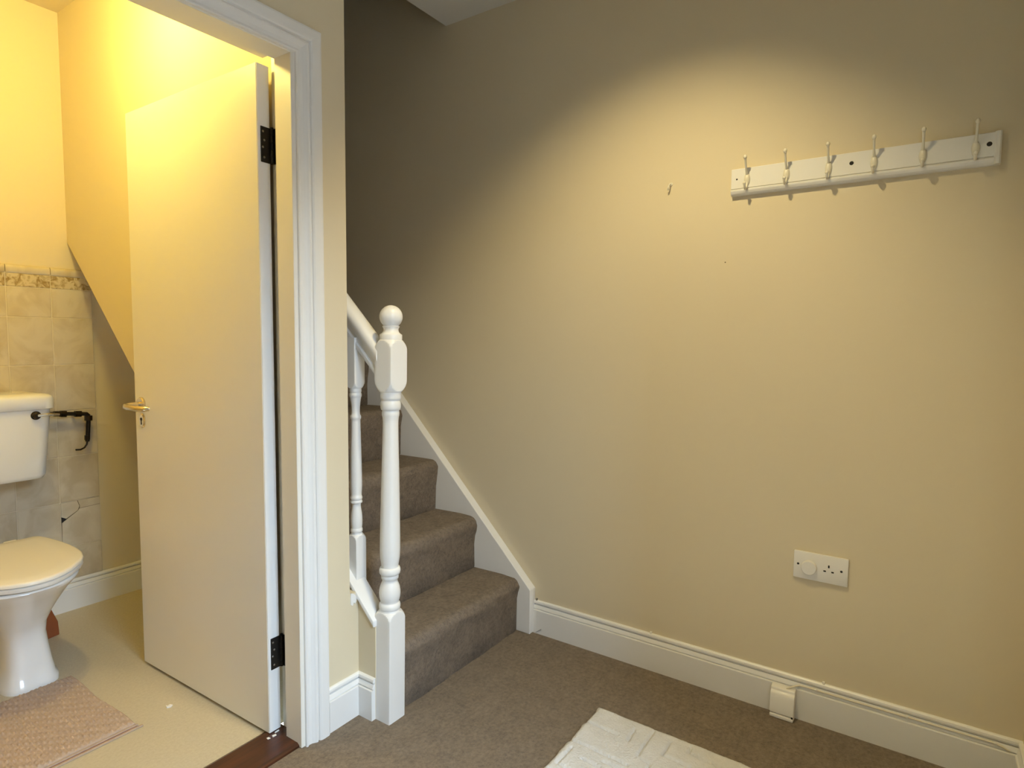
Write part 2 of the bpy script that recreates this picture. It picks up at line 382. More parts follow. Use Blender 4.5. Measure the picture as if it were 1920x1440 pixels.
# ================================================================== staircase
st = thing('staircase', 'carpeted straight staircase with white strings rising beside the cream wall', 'staircase', (1.70, 1.36, 0))
Y1, GO, Z1, RI = 1.353, 0.2225, 0.2225, 0.2222
XS0, XS1 = 1.346, 2.058
def step(n):
    yn = Y1+GO*(n-1); zn = Z1+RI*(n-1); zp = zn-RI if n > 1 else -0.005
    R = 0.036
    pr = [(yn+0.017, zp-0.002), (yn+0.013, zp+0.004), (yn+0.012, zn-0.12), (yn+0.009, zn-0.085), (yn+0.004, zn-0.060)]
    for k in range(9):
        a = math.pi*(1.0 - k/16)
        pr.append((yn+R+R*math.cos(a), zn-R+R*math.sin(a)))
    pr += [(yn+0.09, zn+0.0015), (yn+GO+0.03, zn-0.001), (yn+GO+0.03, zn-0.03), (yn+0.05, zn-0.04), (yn+0.05, zp-0.002)]
    x0 = 1.372 if n == 1 else XS0
    N = 36; rings = []
    for i in range(N+1):
        x = x0+(XS1-x0)*i/N; ring = []
        for j, (y, z) in enumerate(pr):
            t = 0.0017*math.sin(x*21+j*1.7+n*2.3)+0.0012*math.sin(x*57+j+n)
            end = 0.004 if i in (0, N) else 0.0
            ring.append((x, y+(t+end if j < len(pr)-4 else 0), z+(t*0.6 if 4 < j < len(pr)-4 else 0)))
        rings.append(ring)
    o = MB().loft(rings).build('carpeted_step', m_carpet, smooth=True, auto=50)
    child_of(o, st)
for n in range(1, 14): step(n)
YE = Y1+GO*13
# wall string: board with flat white top edge and a plumb lower end
def zw(y): return 0.192+1.006*(y-1.311)
ws = MB().prism([(1.302, 0.0), (1.302, 0.186), (1.308, 0.192), (YE+0.05, zw(YE+0.05)), (YE+0.05, zw(YE+0.05)-0.42), (1.72, 0.0)], 0, 2.054, XR-0.0006)
child_of(ws.build('wall_string', m_white, bevel=0.002, seg=1), st)
# outer string and its capping
def zo(y): return 0.388+0.97*(y-1.478)
os_ = MB().prism([(1.385, zo(1.385)), (YE, zo(1.385)+0.985*(YE-1.385)), (YE, zo(1.385)+0.985*(YE-1.385)-0.40), (1.65, 0.15), (1.385, 0.02)], 0, 1.302, 1.346)
child_of(os_.build('outer_string', m_white, bevel=0.0015, seg=1), st)
def zc(y): return zo(1.385)+0.985*(y-1.385)
cp = MB().prism([(1.398, zc(1.398)-0.006), (1.398, zc(1.398)+0.014), (YE, zc(YE)+0.014), (YE, zc(YE)-0.006)], 0, 1.288, 1.350)
child_of(cp.build('string_capping', m_white, bevel=0.003, seg=2), st)
# spandrel panel closing the triangle under the string, with its bit of skirting
sp = MB().prism([(1.400, 0.0), (1.482, 0.0), (1.482, zc(1.482)-0.006), (1.400, zc(1.400)-0.006)], 0, 1.298, 1.315)
child_of(sp.build('spandrel_panel', m_wall), st)
sk = MB(); n_ = len(SKP)
sk.loft([[(1.298-d, YD-d, z) for d, z in SKP], [(1.298-d, 1.4015, z) for d, z in SKP]])
child_of(sk.build('panel_skirting', m_white), st)
pk = MB().prism([(1.2665, 0.405), (1.280, 0.398), (1.291, 0.385), (1.288, 0.372), (1.282, 0.366), (1.278, 0.371), (1.2735, 0.362), (1.2655, 0.368), (1.2650, 0.388)], 1, YD-0.003, YD+0.002)
child_of(pk.build('plaster_patch', m_white), st)
# sloping soffit under the flight
so = MB().prism([(1.60, 0.06), (YE, 0.06+0.985*(YE-1.60)), (YE, 0.03+0.985*(YE-1.60)), (1.60, 0.03)], 0, 1.346, XR-0.0006)
child_of(so.build('soffit', m_wall), st)

# ================================================================== balustrade: newel, handrail, baluster
bal = thing('balustrade', 'white turned newel post with ball finial, handrail and baluster at the stair foot', 'banister', (1.333, 1.376, 0))
def sq_block(mb, s, z0, z1, sh0, sh1, r_end):
    """square block with turned (conical) shoulders: a square prism cut by a lathe profile"""
    h = s/2; dg = h*1.4142*0.975; N = 64
    def ring(z, r):
        p = []
        for k in range(N):
            a = 2*math.pi*k/N; q = min(h/max(abs(math.cos(a)), abs(math.sin(a))), r)
            p.append((q*math.cos(a), q*math.sin(a), z))
        return p
    rings = []
    for i in range(9):
        if sh0: rings.append(ring(z0+sh0*i/8, r_end+(dg-r_end)*math.sin(i/8*math.pi/2)**0.9))
    if not sh0: rings.append(ring(z0, dg))
    for i in range(9):
        if sh1: rings.append(ring(z1-sh1*(8-i)/8, r_end+(dg-r_end)*math.sin((8-i)/8*math.pi/2)**0.9))
    if not sh1: rings.append(ring(z1, dg))
    return mb.loft(rings)
nw = bpy.data.objects.new('newel_post', None); link(nw, bal); nw.rotation_euler = (0, math.radians(0.76), 0)
sq_block(MB(), 0.070, 0.0, 0.352, 0, 0.026, 0.0345).build('base_block', m_white, nw, smooth=True, auto=20)
def fillet(pts, seg=1): return pts
prof = [(0.0, 0.340), (0.0335, 0.340), (0.0335, 0.354), (0.0318, 0.3555), (0.0318, 0.358), (0.0330, 0.360), (0.0338, 0.365), (0.0336, 0.371), (0.0322, 0.3755), (0.0300, 0.3775),
        (0.0285, 0.379), (0.0285, 0.382), (0.0305, 0.388), (0.0328, 0.397), (0.0336, 0.407), (0.0330, 0.418), (0.0312, 0.428), (0.0282, 0.437), (0.0250, 0.444), (0.0236, 0.449), (0.0244, 0.4535),
        (0.0268, 0.456), (0.0276, 0.460), (0.0272, 0.4645), (0.0262, 0.466), (0.0262, 0.4685), (0.0300, 0.470), (0.0325, 0.4735), (0.0334, 0.480), (0.0328, 0.487), (0.0305, 0.4915), (0.0272, 0.493),
        (0.0268, 0.499), (0.0282, 0.508), (0.0302, 0.520), (0.0313, 0.534), (0.0317, 0.550), (0.0315, 0.585), (0.0303, 0.66), (0.0286, 0.74), (0.0268, 0.82), (0.0252, 0.89), (0.0243, 0.935), (0.0241, 0.955),
        (0.0250, 0.968), (0.0266, 0.973), (0.0272, 0.978), (0.0270, 0.985), (0.0258, 0.988), (0.0258, 0.990), (0.0292, 0.992), (0.0312, 0.998), (0.0316, 1.006), (0.0310, 1.014), (0.0295, 1.018),
        (0.0288, 1.020), (0.0288, 1.023), (0.0312, 1.025), (0.0318, 1.031), (0.0320, 1.049), (0.0320, 1.056), (0.0, 1.056)]
MB().lathe(prof, 32).build('turned_shaft', m_white, nw, smooth=True, auto=50)
sq_block(MB(), 0.0715, 1.047, 1.210, 0.036, 0.032, 0.0335).build('top_block', m_white, nw, smooth=True, auto=20)
fin = [(0.0, 1.200), (0.0335, 1.200), (0.0342, 1.210), (0.0342, 1.2245), (0.0330, 1.2262), (0.0285, 1.2285), (0.0245, 1.2330), (0.0228, 1.2390), (0.0232, 1.2440), (0.0265, 1.2505)]
rb = 0.0355; zb = 1.2800
for k in range(0, 15):
    a = math.radians(-50 + k*(140/14)); fin.append((max(0.0002, rb*math.cos(a)), zb+rb*math.sin(a)))
MB().lathe(fin, 32).build('ball_finial', m_white, nw, smooth=True, auto=50)
# handrail, moulded section swept up the pitch
SEC = [(-0.0225, -0.036), (0.0225, -0.036), (0.0235, -0.030), (0.0225, -0.024), (0.0165, -0.020), (0.0165, -0.012), (0.0245, -0.002), (0.0300, 0.008), (0.0310, 0.018), (0.0270, 0.028), (0.0180, 0.034), (0.0060, 0.0365),
       (-0.0060, 0.0365), (-0.0180, 0.034), (-0.0270, 0.028), (-0.0310, 0.018), (-0.0300, 0.008), (-0.0245, -0.002), (-0.0165, -0.012), (-0.0165, -0.020), (-0.0225, -0.024), (-0.0235, -0.030)]
HS = 0.95; ang = math.atan(HS)
def rail_ring(y):
    zc_ = 1.209 + HS*(y-1.422) - 0.052
    return [(1.340+u, y, zc_ + w/math.cos(ang)) for u, w in SEC]
child_of(MB().loft([rail_ring(1.400), rail_ring(2.2), rail_ring(YE)]).build('handrail', m_white, smooth=True, auto=40), bal)
# baluster
bx, by = 1.334, 1.523
bl = bpy.data.objects.new('baluster', None); link(bl, bal); bl.location = (bx-1.333, by-1.376, 0)
mb = MB(); hb = 0.0215
sq_block(mb, 0.043, 0.40, 0.572, 0, 0.018, 0.0205); mb.build('lower_block', m_white, bl, smooth=True, auto=20)
pr2 = [(0, 0.562), (0.0185, 0.562), (0.0185, 0.574), (0.0170, 0.576), (0.0170, 0.578), (0.0192, 0.580), (0.0196, 0.585), (0.0190, 0.590), (0.0172, 0.592), (0.0172, 0.594), (0.0186, 0.604), (0.0190, 0.616), (0.0184, 0.632), (0.0166, 0.648),
       (0.0142, 0.662), (0.0136, 0.670), (0.0146, 0.675), (0.0185, 0.6765), (0.0196, 0.680), (0.0185, 0.6838), (0.0172, 0.685), (0.0172, 0.6865), (0.0185, 0.688), (0.0197, 0.693), (0.0185, 0.698), (0.0170, 0.700), (0.0172, 0.708), (0.0186, 0.722), (0.0190, 0.735), (0.0188, 0.76),
       (0.0176, 0.83), (0.0160, 0.90), (0.0150, 0.944), (0.0148, 0.950), (0.0168, 0.953), (0.0176, 0.958), (0.0168, 0.963), (0.0142, 0.966), (0.0134, 0.975), (0.0136, 0.990), (0.0152, 1.006), (0.0172, 1.018), (0.0176, 1.021),
       (0.0176, 1.0225), (0.0195, 1.0245), (0.0200, 1.030), (0.0194, 1.0355), (0.0176, 1.037), (0.0176, 1.0385), (0.0192, 1.0405), (0.0194, 1.045), (0.0190, 1.049), (0.0184, 1.058), (0.0184, 1.07), (0, 1.07)]
MB().lathe(pr2, 24).build('turned_shaft', m_white, bl, smooth=True, auto=50)
sq_block(MB(), 0.043, 1.052, 1.215, 0.022, 0, 0.0205).build('upper_block', m_white, bl, smooth=True, auto=20)

# ================================================================== coat rack on the right wall
rk = thing('coat_rack', 'long white wooden coat rack board with six double hooks', 'coat rack', (XR, 0.213, 1.688))
RX = XR-0.018
body = MB().prism([(XR, 1.690), (XR, 1.772), (RX+0.001, 1.772), (RX, 1.7705), (RX, 1.7100), (RX+0.0030, 1.7092), (RX+0.0030, 1.7072), (RX-0.0030, 1.7060), (RX-0.0048, 1.7035), (RX-0.0040, 1.6995), (RX-0.0005, 1.6930), (RX+0.0040, 1.6890), (RX+0.008, 1.688), (XR, 1.688)], 1, -0.119, 0.5585)
child_of(body.build('backboard', m_white), rk)
# moulded end stile nearest the front wall
ed = MB().prism([(-0.133, XR), (-0.133, RX-0.002), (-0.129, RX-0.0055), (-0.122, RX-0.0055), (-0.118, RX-0.002), (-0.117, XR)][::1], 2, 1.688, 1.7725)
ed = MB(); ed.loft([[(x, y, 1.688) for y, x in [(-0.133, XR), (-0.133, RX-0.002), (-0.129, RX-0.0055), (-0.122, RX-0.0055), (-0.118, RX-0.001), (-0.117, XR)]],
                    [(x, y, 1.7725) for y, x in [(-0.133, XR), (-0.133, RX-0.002), (-0.129, RX-0.0055), (-0.122, RX-0.0055), (-0.118, RX-0.001), (-0.117, XR)]]])
child_of(ed.build('end_moulding', m_white), rk)
m_hook = mat('ivory_enamel_hook', (0.78, 0.74, 0.62), 0.25)
def hook_mesh():
    # origin: on the board at the plate centre; -x out of the wall
    b = MB(); rings = []
    for t in (0.0, 0.4, 0.75, 0.95, 1.0):
        k = math.sqrt(max(0.0, 1-t*t)) if t < 1 else 0.05
        rings.append([(-0.0085*t, 0.0098*k*math.cos(a), 0.021*k*math.sin(a)) for a in [2*math.pi*i/20 for i in range(20)]])
    b.loft(rings)
    up = [(-0.002, 0, 0.014), (-0.009, 0, 0.022), (-0.017, 0, 0.031), (-0.024, 0, 0.041), (-0.029, 0, 0.052), (-0.033, 0, 0.060)]
    b.tube(up, [0.0045, 0.0036, 0.0032, 0.0032, 0.0034, 0.0036], 10)
    for c, r in ((Vector((-0.0345, 0, 0.063)), 0.0058),):
        b.lathe([(max(0.0002, r*math.cos(a)), r*1.25*math.sin(a)) for a in [math.radians(-88+k*22) for k in range(9)]], 12, M=Matrix.Translation(c))
    lo = [(-0.004, 0, -0.010), (-0.008, 0, -0.021), (-0.014, 0, -0.030), (-0.022, 0, -0.033), (-0.029, 0, -0.029), (-0.032, 0, -0.021)]
    b.tube(lo, [0.0045, 0.0042, 0.0038, 0.0036, 0.0036, 0.0038], 10)
    c = Vector((-0.0325, 0, -0.0175)); r = 0.0055
    b.lathe([(max(0.0002, r*math.cos(a)), r*math.sin(a)) for a in [math.radians(-88+k*22) for k in range(9)]], 12, M=Matrix.Translation(c))
    return b
hk0 = None
for i in range(6):
    if hk0 is None:
        hk0 = hook_mesh().build('coat_hook', m_hook, smooth=True, auto=60); o = hk0; o.parent = rk
    else:
        o = hk0.copy(); C.objects.link(o); o.parent = rk
    o.location = (RX-XR, 0.509-0.1174*i-0.213, 1.734-1.688)
def dot_x(name, x, y, z, r, m, parent, deep=0.0015):
    o = MB().lathe([(0, 0), (r, 0), (r*0.8, deep), (0, deep)], 16, M=Matrix.Translation((x, y, z)) @ Matrix.Rotation(math.radians(-90), 4, 'Y')).build(name, m, None, smooth=True)
    return child_of(o, parent)
dot_x('screw_hole', RX, 0.541, 1.739, 0.0028, m_dark, rk, 0.0004)
dot_x('screw_hole', RX, 0.214, 1.741, 0.0058, m_dark, rk, 0.0004)
dot_x('screw_head', RX, -0.107, 1.742, 0.0062, m_bronze, rk, 0.001)
dot_x('screw_hole', RX-0.001, -0.107, 1.742, 0.0026, m_dark, rk, 0.0004)

# ================================================================== little hook further along the wall
wh = thing('wall_hook', 'tiny white cup hook screwed into the wall left of the coat rack', 'hook', (XR, 0.768, 1.752))
child_of(MB().lathe([(0, 0), (0.007, 0), (0.006, 0.0025), (0, 0.003)], 14, M=Matrix.Translation((XR, 0.768, 1.757)) @ Matrix.Rotation(math.radians(-90), 4, 'Y')).build('base', m_hook, smooth=True), wh)
child_of(MB().tube([(XR-0.001, 0.768, 1.757), (XR-0.012, 0.768, 1.756), (XR-0.018, 0.769, 1.750), (XR-0.019, 0.771, 1.742), (XR-0.014, 0.773, 1.736), (XR-0.008, 0.774, 1.738)], 0.0023, 8).build('prong', m_hook, smooth=True), wh)
dot_x('nail_hole', XR, 0.574, 1.477, 0.0022, m_mark, wr, 0.0003)

# ================================================================== socket
sk_ = thing('wall_socket', 'white double socket plate with a round blank over its left outlet', 'socket', (XR, 0.248, 0.463))
child_of(MB().box(XR-0.009, XR, 0.170, 0.3245, 0.4625, 0.5505).build('plate', m_plast, bevel=0.003, seg=2), sk_)
PX = XR-0.009
def slot(y, z, dy, dz):
    child_of(MB().box(PX-0.0004, PX+0.002, y-dy/2, y+dy/2, z-dz/2, z+dz/2).build('pin_slot', m_dark), sk_)
slot(0.2235, 0.5165, 0.0046, 0.0085); slot(0.2345, 0.5005, 0.0072, 0.0044); slot(0.2125, 0.5005, 0.0072, 0.0044)
for y in (0.311, 0.1885): dot_x('fixing_screw', PX, y, 0.5085, 0.0036, m_dark, sk_, 0.0005)
child_of(MB().lathe([(0, 0), (0.0225, 0), (0.0225, 0.0095), (0.0205, 0.012), (0, 0.0125)], 28, M=Matrix.Translation((PX, 0.279, 0.503)) @ Matrix.Rotation(math.radians(-90), 4, 'Y')).build('blanking_disc', m_plast, smooth=True), sk_)

# ================================================================== phone box, cable and clips on the skirting
SX = XR-0.0165
pb = thing('junction_box', 'small white plastic junction box low on the skirting board', 'junction box', (SX, 0.335, 0.0))
child_of(MB().prism([(SX, 0.014), (SX-0.030, 0.014), (SX-0.033, 0.018), (SX-0.030, 0.074), (SX-0.026, 0.082), (SX-0.020, 0.086), (SX-0.019, 0.094), (SX, 0.099)], 1, 0.299, 0.371).build('cover', m_plast, bevel=0.0018, seg=2), pb)
child_of(MB().box(SX-0.036, SX, 0.299, 0.3705, 0.001, 0.0125).build('base_flange', m_plast, bevel=0.003, seg=2), pb)
child_of(MB().box(SX-0.0345, SX-0.031, 0.301, 0.306, 0.0125, 0.018).build('latch_slot', m_dark), pb)
CX = XR-0.0125
cb = MB().tube([(SX-0.010, 0.326, 0.0955), (SX-0.010, 0.318, 0.1010), (SX-0.006, 0.306, 0.1075), (CX, 0.290, 0.1115), (CX, 0.265, 0.1125), (CX, 0.242, 0.1120), (CX, 0.12, 0.1120), (CX, 0.0, 0.1130), (CX, -0.1, 0.1130), (CX, -0.200, 0.1135), (CX, -0.220, 0.1100), (CX-0.001, -0.236, 0.1040)], 0.0026, 10)
tag(cb.build('phone_cable', m_cable, smooth=True, auto=60), 'thin ivory cable clipped along the right skirting board', 'cable')
def clip(y, z, label, x=CX):
    t = MB().box(x-0.0045, x+0.006, y-0.003, y+0.003, z-0.0042, z+0.0042); t.lathe([(0, 0), (0.0022, 0), (0.0018, 0.0015), (0, 0.0016)], 10, M=Matrix.Translation((x-0.0045, y, z+0.002)) @ Matrix.Rotation(math.radians(-90), 4, 'Y'))
    tag(t.build('cable_clip', m_plast, bevel=0.0008, seg=1), label, 'cable clip', 'clips holding the cable on the skirting')
clip(0.242, 0.1125, 'white cable clip nearest the junction box'); clip(0.0, 0.1135, 'white cable clip midway along the ivory cable'); clip(-0.206, 0.1130, 'white cable clip beside the corner at right')
def stub(y, label):
    t = MB().box(XR-0.007, XR, y-0.0035, y+0.0035, 0.134, 0.1425); t.tube([(XR-0.004, y, 0.140), (XR-0.009, y-0.001, 0.1405), (XR-0.0115, y-0.002, 0.1385)], 0.0012, 8)
    tag(t.build('cable_clip_stub', m_steel if y > 1.2 else m_plast, bevel=0.0006, seg=1), label, 'cable clip', 'old empty clips left on top of the skirting')
stub(1.293, 'old empty clip on the skirting beside the stair string'); stub(0.223, 'old empty clip on the skirting above the junction box cable'); stub(0.796, 'old empty clip on the skirting below the tiny wall hook')
tag(MB().tube([(SX-0.001, 1.288, 0.004), (SX-0.002, 1.272, 0.016), (SX-0.002, 1.262, 0.024)], 0.0011, 6).build('wire_offcut', m_steel), 'short grey wire offcut at foot of the stair string', 'wire')

# ================================================================== white rug
RX1, RY1, RW, RL = 1.756, 0.838, 1.05, 0.78      # far corner, extents toward -x and -y
rz = 0.013
SEG = [((0.094, -0.01), (0.097, 0.11)), ((0.197, -0.01), (0.205, 0.19)), ((0.046, 0.143), (0.105, 0.148)), ((0.012, 0.194), (0.152, 0.198)), ((0.152, 0.198), (0.160, 0.240)),
       ((0.033, 0.255), (0.105, 0.256)), ((0.105, 0.256), (0.108, 0.34)), ((0.230, 0.025), (0.313, 0.022)), ((0.255, 0.070), (0.258, 0.128)), ((0.020, 0.313), (0.052, 0.317)), ((0.052, 0.317), (0.058, 0.41)),
       ((0.160, 0.240), (0.230, 0.245)), ((0.230, 0.128), (0.230, 0.245)), ((0.313, 0.022), (0.316, 0.20)), ((0.258, 0.128), (0.33, 0.128))]
base = list(SEG)
for k in range(1, 4):
    for (a, b_) in base:
        SEG.append(((a[0]+0.25*k, a[1]+0.02*k), (b_[0]+0.25*k, b_[1]+0.02*k)))
for (a, b_) in list(SEG):
    SEG.append(((a[0]+0.03, a[1]+0.37), (b_[0]+0.03, b_[1]+0.37)))
def seg_d(px, py, a, b_):
    ax, ay = a; bx_, by_ = b_; dx, dy = bx_-ax, by_-ay; L = dx*dx+dy*dy
    t = max(0, min(1, ((px-ax)*dx+(py-ay)*dy)/L)); return math.hypot(px-ax-t*dx, py-ay-t*dy)
NX, NY = 300, 223
rng = random.Random(3)
vs = []; fs = []
cells = {}
for s_ in SEG:
    for ci in range(int(min(s_[0][0], s_[1][0])/0.05)-1, int(max(s_[0][0], s_[1][0])/0.05)+2):
        for cj in range(int(min(s_[0][1], s_[1][1])/0.05)-1, int(max(s_[0][1], s_[1][1])/0.05)+2):
            cells.setdefault((ci, cj), []).append(s_)
for i in range(NX+1):
    for j in range(NY+1):
        u = RW*i/NX; v = RL*j/NY
        h = rz
        dmin = min((seg_d(u, v, a, b_) for a, b_ in cells.get((int(u/0.05), int(v/0.05)), [])), default=1)
        if dmin < 0.0065: h -= 0.0090*(1-dmin/0.0065)
        eu = min(u, RW-u, v, RL-v)
        if eu < 0.012: h -= 0.007*(1-eu/0.012)**2
        h += 0.0012*math.sin(u*37+v*23)*math.sin(v*41-u*11)+rng.uniform(-0.0006, 0.0006)
        w = 0.0022*math.sin(v*46)+0.0014*math.sin(v*113+1) if i == 0 else 0
        w2 = 0.0022*math.sin(u*52+2)+0.0014*math.sin(u*127) if j == 0 else 0
        skew = 0.018*v
        vs.append((RX1-u+w-skew*0.9, RY1-v+w2+0.012*u*0.3, h))
for i in range(NX):
    for j in range(NY):
        a = i*(NY+1)+j; fs.append((a, a+1, a+NY+2, a+NY+1))
top = len(vs)
bd = [i*(NY+1) for i in range(NX+1)] + [NX*(NY+1)+j for j in range(1, NY+1)] + [i*(NY+1)+NY for i in range(NX-1, -1, -1)] + [j for j in range(NY-1, 0, -1)]
for q in bd: vs.append((vs[q][0], vs[q][1], 0.0005))
for k in range(len(bd)):
    k2 = (k+1) % len(bd); fs.append((bd[k], bd[k2], top+k2, top+k))
fs.append(tuple(top+k for k in range(len(bd))))
tag(mesh_obj('hall_rug', vs, fs, m_rug, None, True, 60), 'off-white rug with carved line pattern on the taupe carpet', 'rug')

# ================================================================== WC: tiles
tile_cache = {}
def tile_obj(x0, x1, z0, z1, m, name, d=0.008):
    key = (round(x1-x0, 4), round(z1-z0, 4), m.name)
    if key not in tile_cache:
        o = MB().box(0, x1-x0, -d, 0.002, 0, z1-z0).build(name, m, wb, bevel=0.0016, seg=1); tile_cache[key] = o.data
    else:
        o = bpy.data.objects.new(name, tile_cache[key]); link(o, wb)
    o.location = (x0, YB-0.003, z0)
    return o
J = 0.0030; PX_ = 0.1535; RH = 0.2007; XE = 1.1975
zj = [0.137] + [0.284+RH*k for k in range(6)] + [1.410]
MB().box(XW, XE, YB-0.0093, YB, 0.02, 1.470).build('grout_bed', m_grout, wb)
for c in range(9):
    xr = XE-PX_*c; xl = max(xr-PX_, XW)
    if xr-xl < 0.03: continue
    for r in range(len(zj)-1):
        if c == 0 and r == 1: continue           # broken tile, built below
        tile_obj(xl+J/2, xr-J/2, zj[r]+J/2, zj[r+1]-J/2, m_tile, 'tile')
    tile_obj(xl+J/2, xr-J/2, 1.410+J/2, 1.464, m_border, 'border_tile', 0.009)
    # rounded dado strip on top
    if 'dado%.3f' % (xr-xl) not in tile_cache:
        o = MB().prism([(0.002, 0), (-0.009, 0), (-0.012, 0.004), (-0.012, 0.020), (-0.0105, 0.028), (-0.006, 0.0325), (0.002, 0.034)], 0, 0, xr-xl-J).build('dado_strip', m_tile, wb, smooth=True, auto=50)
        tile_cache['dado%.3f' % (xr-xl)] = o.data
    else:
        o = bpy.data.objects.new('dado_strip', tile_cache['dado%.3f' % (xr-xl)]); link(o, wb)
    o.location = (xl+J/2, YB-0.003, 1.4655)
MB().box(XE-PX_+0.001, XE-0.001, YB-0.0098, YB-0.009, zj[1]+0.001, zj[2]-0.001).build('crack_backing', m_mark, wb)  # dark plate behind the cracked tile, showing through its gaps
# cracked tile in three pieces with a small triangular hole
x0, x1, z0, z1 = XE-PX_+J/2, XE-J/2, zj[1]+J/2, zj[2]-J/2
for pg in ([(x0, z1), (x0, 0.4225), (1.063, 0.4125), (1.108, 0.4400), (1.115, 0.4580), (1.107, z1)],
           [(1.1095, z1), (1.1175, 0.4575), (1.1155, 0.4480), (x1, 0.4520), (x1, z1)],
           [(x0, z0), (x1, z0), (x1, 0.4505), (1.1145, 0.4465), (1.109, 0.4378), (1.068, 0.4105), (x0+0.002, 0.3960)]):
    MB().prism(pg, 1, YB-0.011, YB-0.002).build('tile', m_tile, wb)
MB().prism([(x0, 0.4215), (1.067, 0.4105), (x0, 0.3965)], 1, YB-0.0102, YB-0.009).build('tile_hole', m_dark, wb)

# ================================================================== WC: toilet
TX = 0.713
to = thing('toilet', 'white ceramic toilet with closed cream lid and low cistern', 'toilet', (TX, 2.66, 0))
def sup(cx, hw, yf, yb, z, ex, n=48, exb=None):
    cy = (yf+yb)/2; hl = (yb-yf)/2; p = []
    for k in range(n):
        a = 2*math.pi*k/n; c, s = math.cos(a), math.sin(a)
        e = ex if s < 0 else (exb or ex)
        p.append((cx+hw*math.copysign(abs(c)**(2/e), c), cy+hl*math.copysign(abs(s)**(2/e), s), z))
    return p
rings = [sup(0.745, 0.086, 2.474, 2.80, 0.0, 4.2), sup(0.745, 0.086, 2.475, 2.80, 0.018, 4.2), sup(0.745, 0.078, 2.486, 2.80, 0.030, 4.5), sup(0.745, 0.070, 2.494, 2.80, 0.075, 4.8), sup(0.744, 0.066, 2.502, 2.80, 0.130, 4.2),
         sup(0.742, 0.067, 2.503, 2.81, 0.175, 3.4), sup(0.736, 0.079, 2.488, 2.82, 0.215, 2.9), sup(0.730, 0.102, 2.455, 2.83, 0.255, 2.5), sup(0.724, 0.130, 2.415, 2.84, 0.300, 2.35), sup(0.718, 0.156, 2.370, 2.845, 0.345, 2.3),
         sup(0.714, 0.174, 2.328, 2.85, 0.378, 2.3), sup(0.713, 0.181, 2.313, 2.85, 0.394, 2.3), sup(0.713, 0.179, 2.315, 2.85, 0.400, 2.3), sup(0.713, 0.170, 2.324, 2.845, 0.402, 2.3)]
child_of(MB().loft(rings).build('pan', m_ceram, smooth=True, auto=60), to)
HALF = [(0.0, 2.290), (0.036, 2.2945), (0.070, 2.312), (0.104, 2.338), (0.150, 2.389), (0.172, 2.430), (0.187, 2.483), (0.193, 2.54), (0.193, 2.60), (0.189, 2.66), (0.182, 2.72), (0.170, 2.785), (0.164, 2.808), (0.154, 2.816)]
def dshape(off, z, lift=0.0):
    cy = 2.56; out = []
    for x, y in HALF + [(-x, y) for x, y in reversed(HALF[1:])]:
        dx, dy = x, y-cy; L = math.hypot(dx, dy); out.append((TX+x-dx/L*off, y-dy/L*off, z))
    return out
child_of(MB().loft([dshape(0.012, 0.4085), dshape(0.004, 0.4095), dshape(0.002, 0.413), dshape(0.002, 0.421), dshape(0.006, 0.4235)]).build('seat', m_plast, smooth=True, auto=50), to)
child_of(MB().loft([dshape(0.006, 0.4255), dshape(0.0, 0.4275), dshape(0.0, 0.4345), dshape(0.003, 0.4385), dshape(0.010, 0.4405), dshape(0.06, 0.4420)]).build('lid', m_seat, smooth=True, auto=50), to)
for hx in (TX-0.10, TX+0.06): child_of(MB().box(hx, hx+0.04, 2.812, 2.842, 0.405, 0.436).build('lid_hinge', m_plast, bevel=0.004, seg=2), to)
def rrect(hw, yf, yb, r, z, n=6, bulge=0.0):
    p = []
    for cx, cy, a0 in ((hw-r, yb-r*0.3, 0), (-(hw-r), yb-r*0.3, 90), (-(hw-r), yf+r, 180), (hw-r, yf+r, 270)):
        rr = r if a0 >= 180 else r*0.3
        ccx = cx if a0 >= 180 else math.copysign(hw-rr, cx)
        for k in range(n+1):
            a = math.radians(a0+90*k/n); p.append((TX+ccx+rr*math.cos(a), cy+rr*math.sin(a), z))
        if a0 == 180:
            for k in range(1, 6):
                t = k/6; p.append((TX-(hw-r)+2*(hw-r)*t, yf-bulge*math.sin(math.pi*t), z))
    return p
cs = MB().loft([rrect(0.195, 2.885, 3.08, 0.03, 0.646), rrect(0.215, 2.872, 3.080, 0.035, 0.650), rrect(0.2245, 2.866, 3.081, 0.04, 0.664), rrect(0.236, 2.862, 3.081, 0.045, 0.78), rrect(0.246, 2.858, 3.081, 0.045, 0.900), rrect(0.247, 2.858, 3.081, 0.045, 0.930)])
child_of(cs.build('cistern', m_ceram, smooth=True, auto=50), to)
cl = MB().loft([rrect(0.252, 2.852, 3.081, 0.045, 0.923), rrect(0.257, 2.847, 3.081, 0.045, 0.926), rrect(0.257, 2.847, 3.081, 0.045, 0.964), rrect(0.253, 2.851, 3.082, 0.045, 0.974), rrect(0.244, 2.860, 3.076, 0.042, 0.980), rrect(0.225, 2.878, 3.062, 0.04, 0.984), rrect(0.19, 2.91, 3.04, 0.04, 0.986)])
child_of(cl.build('cistern_lid', m_ceram, smooth=True, auto=60), to)
lv = MB().lathe([(0, 0), (0.017, 0), (0.017, 0.004), (0.013, 0.008), (0.013, 0.016), (0.010, 0.019), (0, 0.019)], 20, M=Matrix.Translation((0.900, 2.860, 0.901)) @ Matrix.Rotation(math.radians(90), 4, 'X')).build('lever_boss', m_bronze, smooth=True)
child_of(lv, to)
child_of(MB().tube([(0.902, 2.843, 0.901), (0.920, 2.838, 0.903), (0.938, 2.837, 0.904), (0.956, 2.838, 0.902), (0.972, 2.841, 0.900)], [0.005, 0.0055, 0.006, 0.0055, 0.0045], 10).build('flush_lever', m_chrome, smooth=True), to)
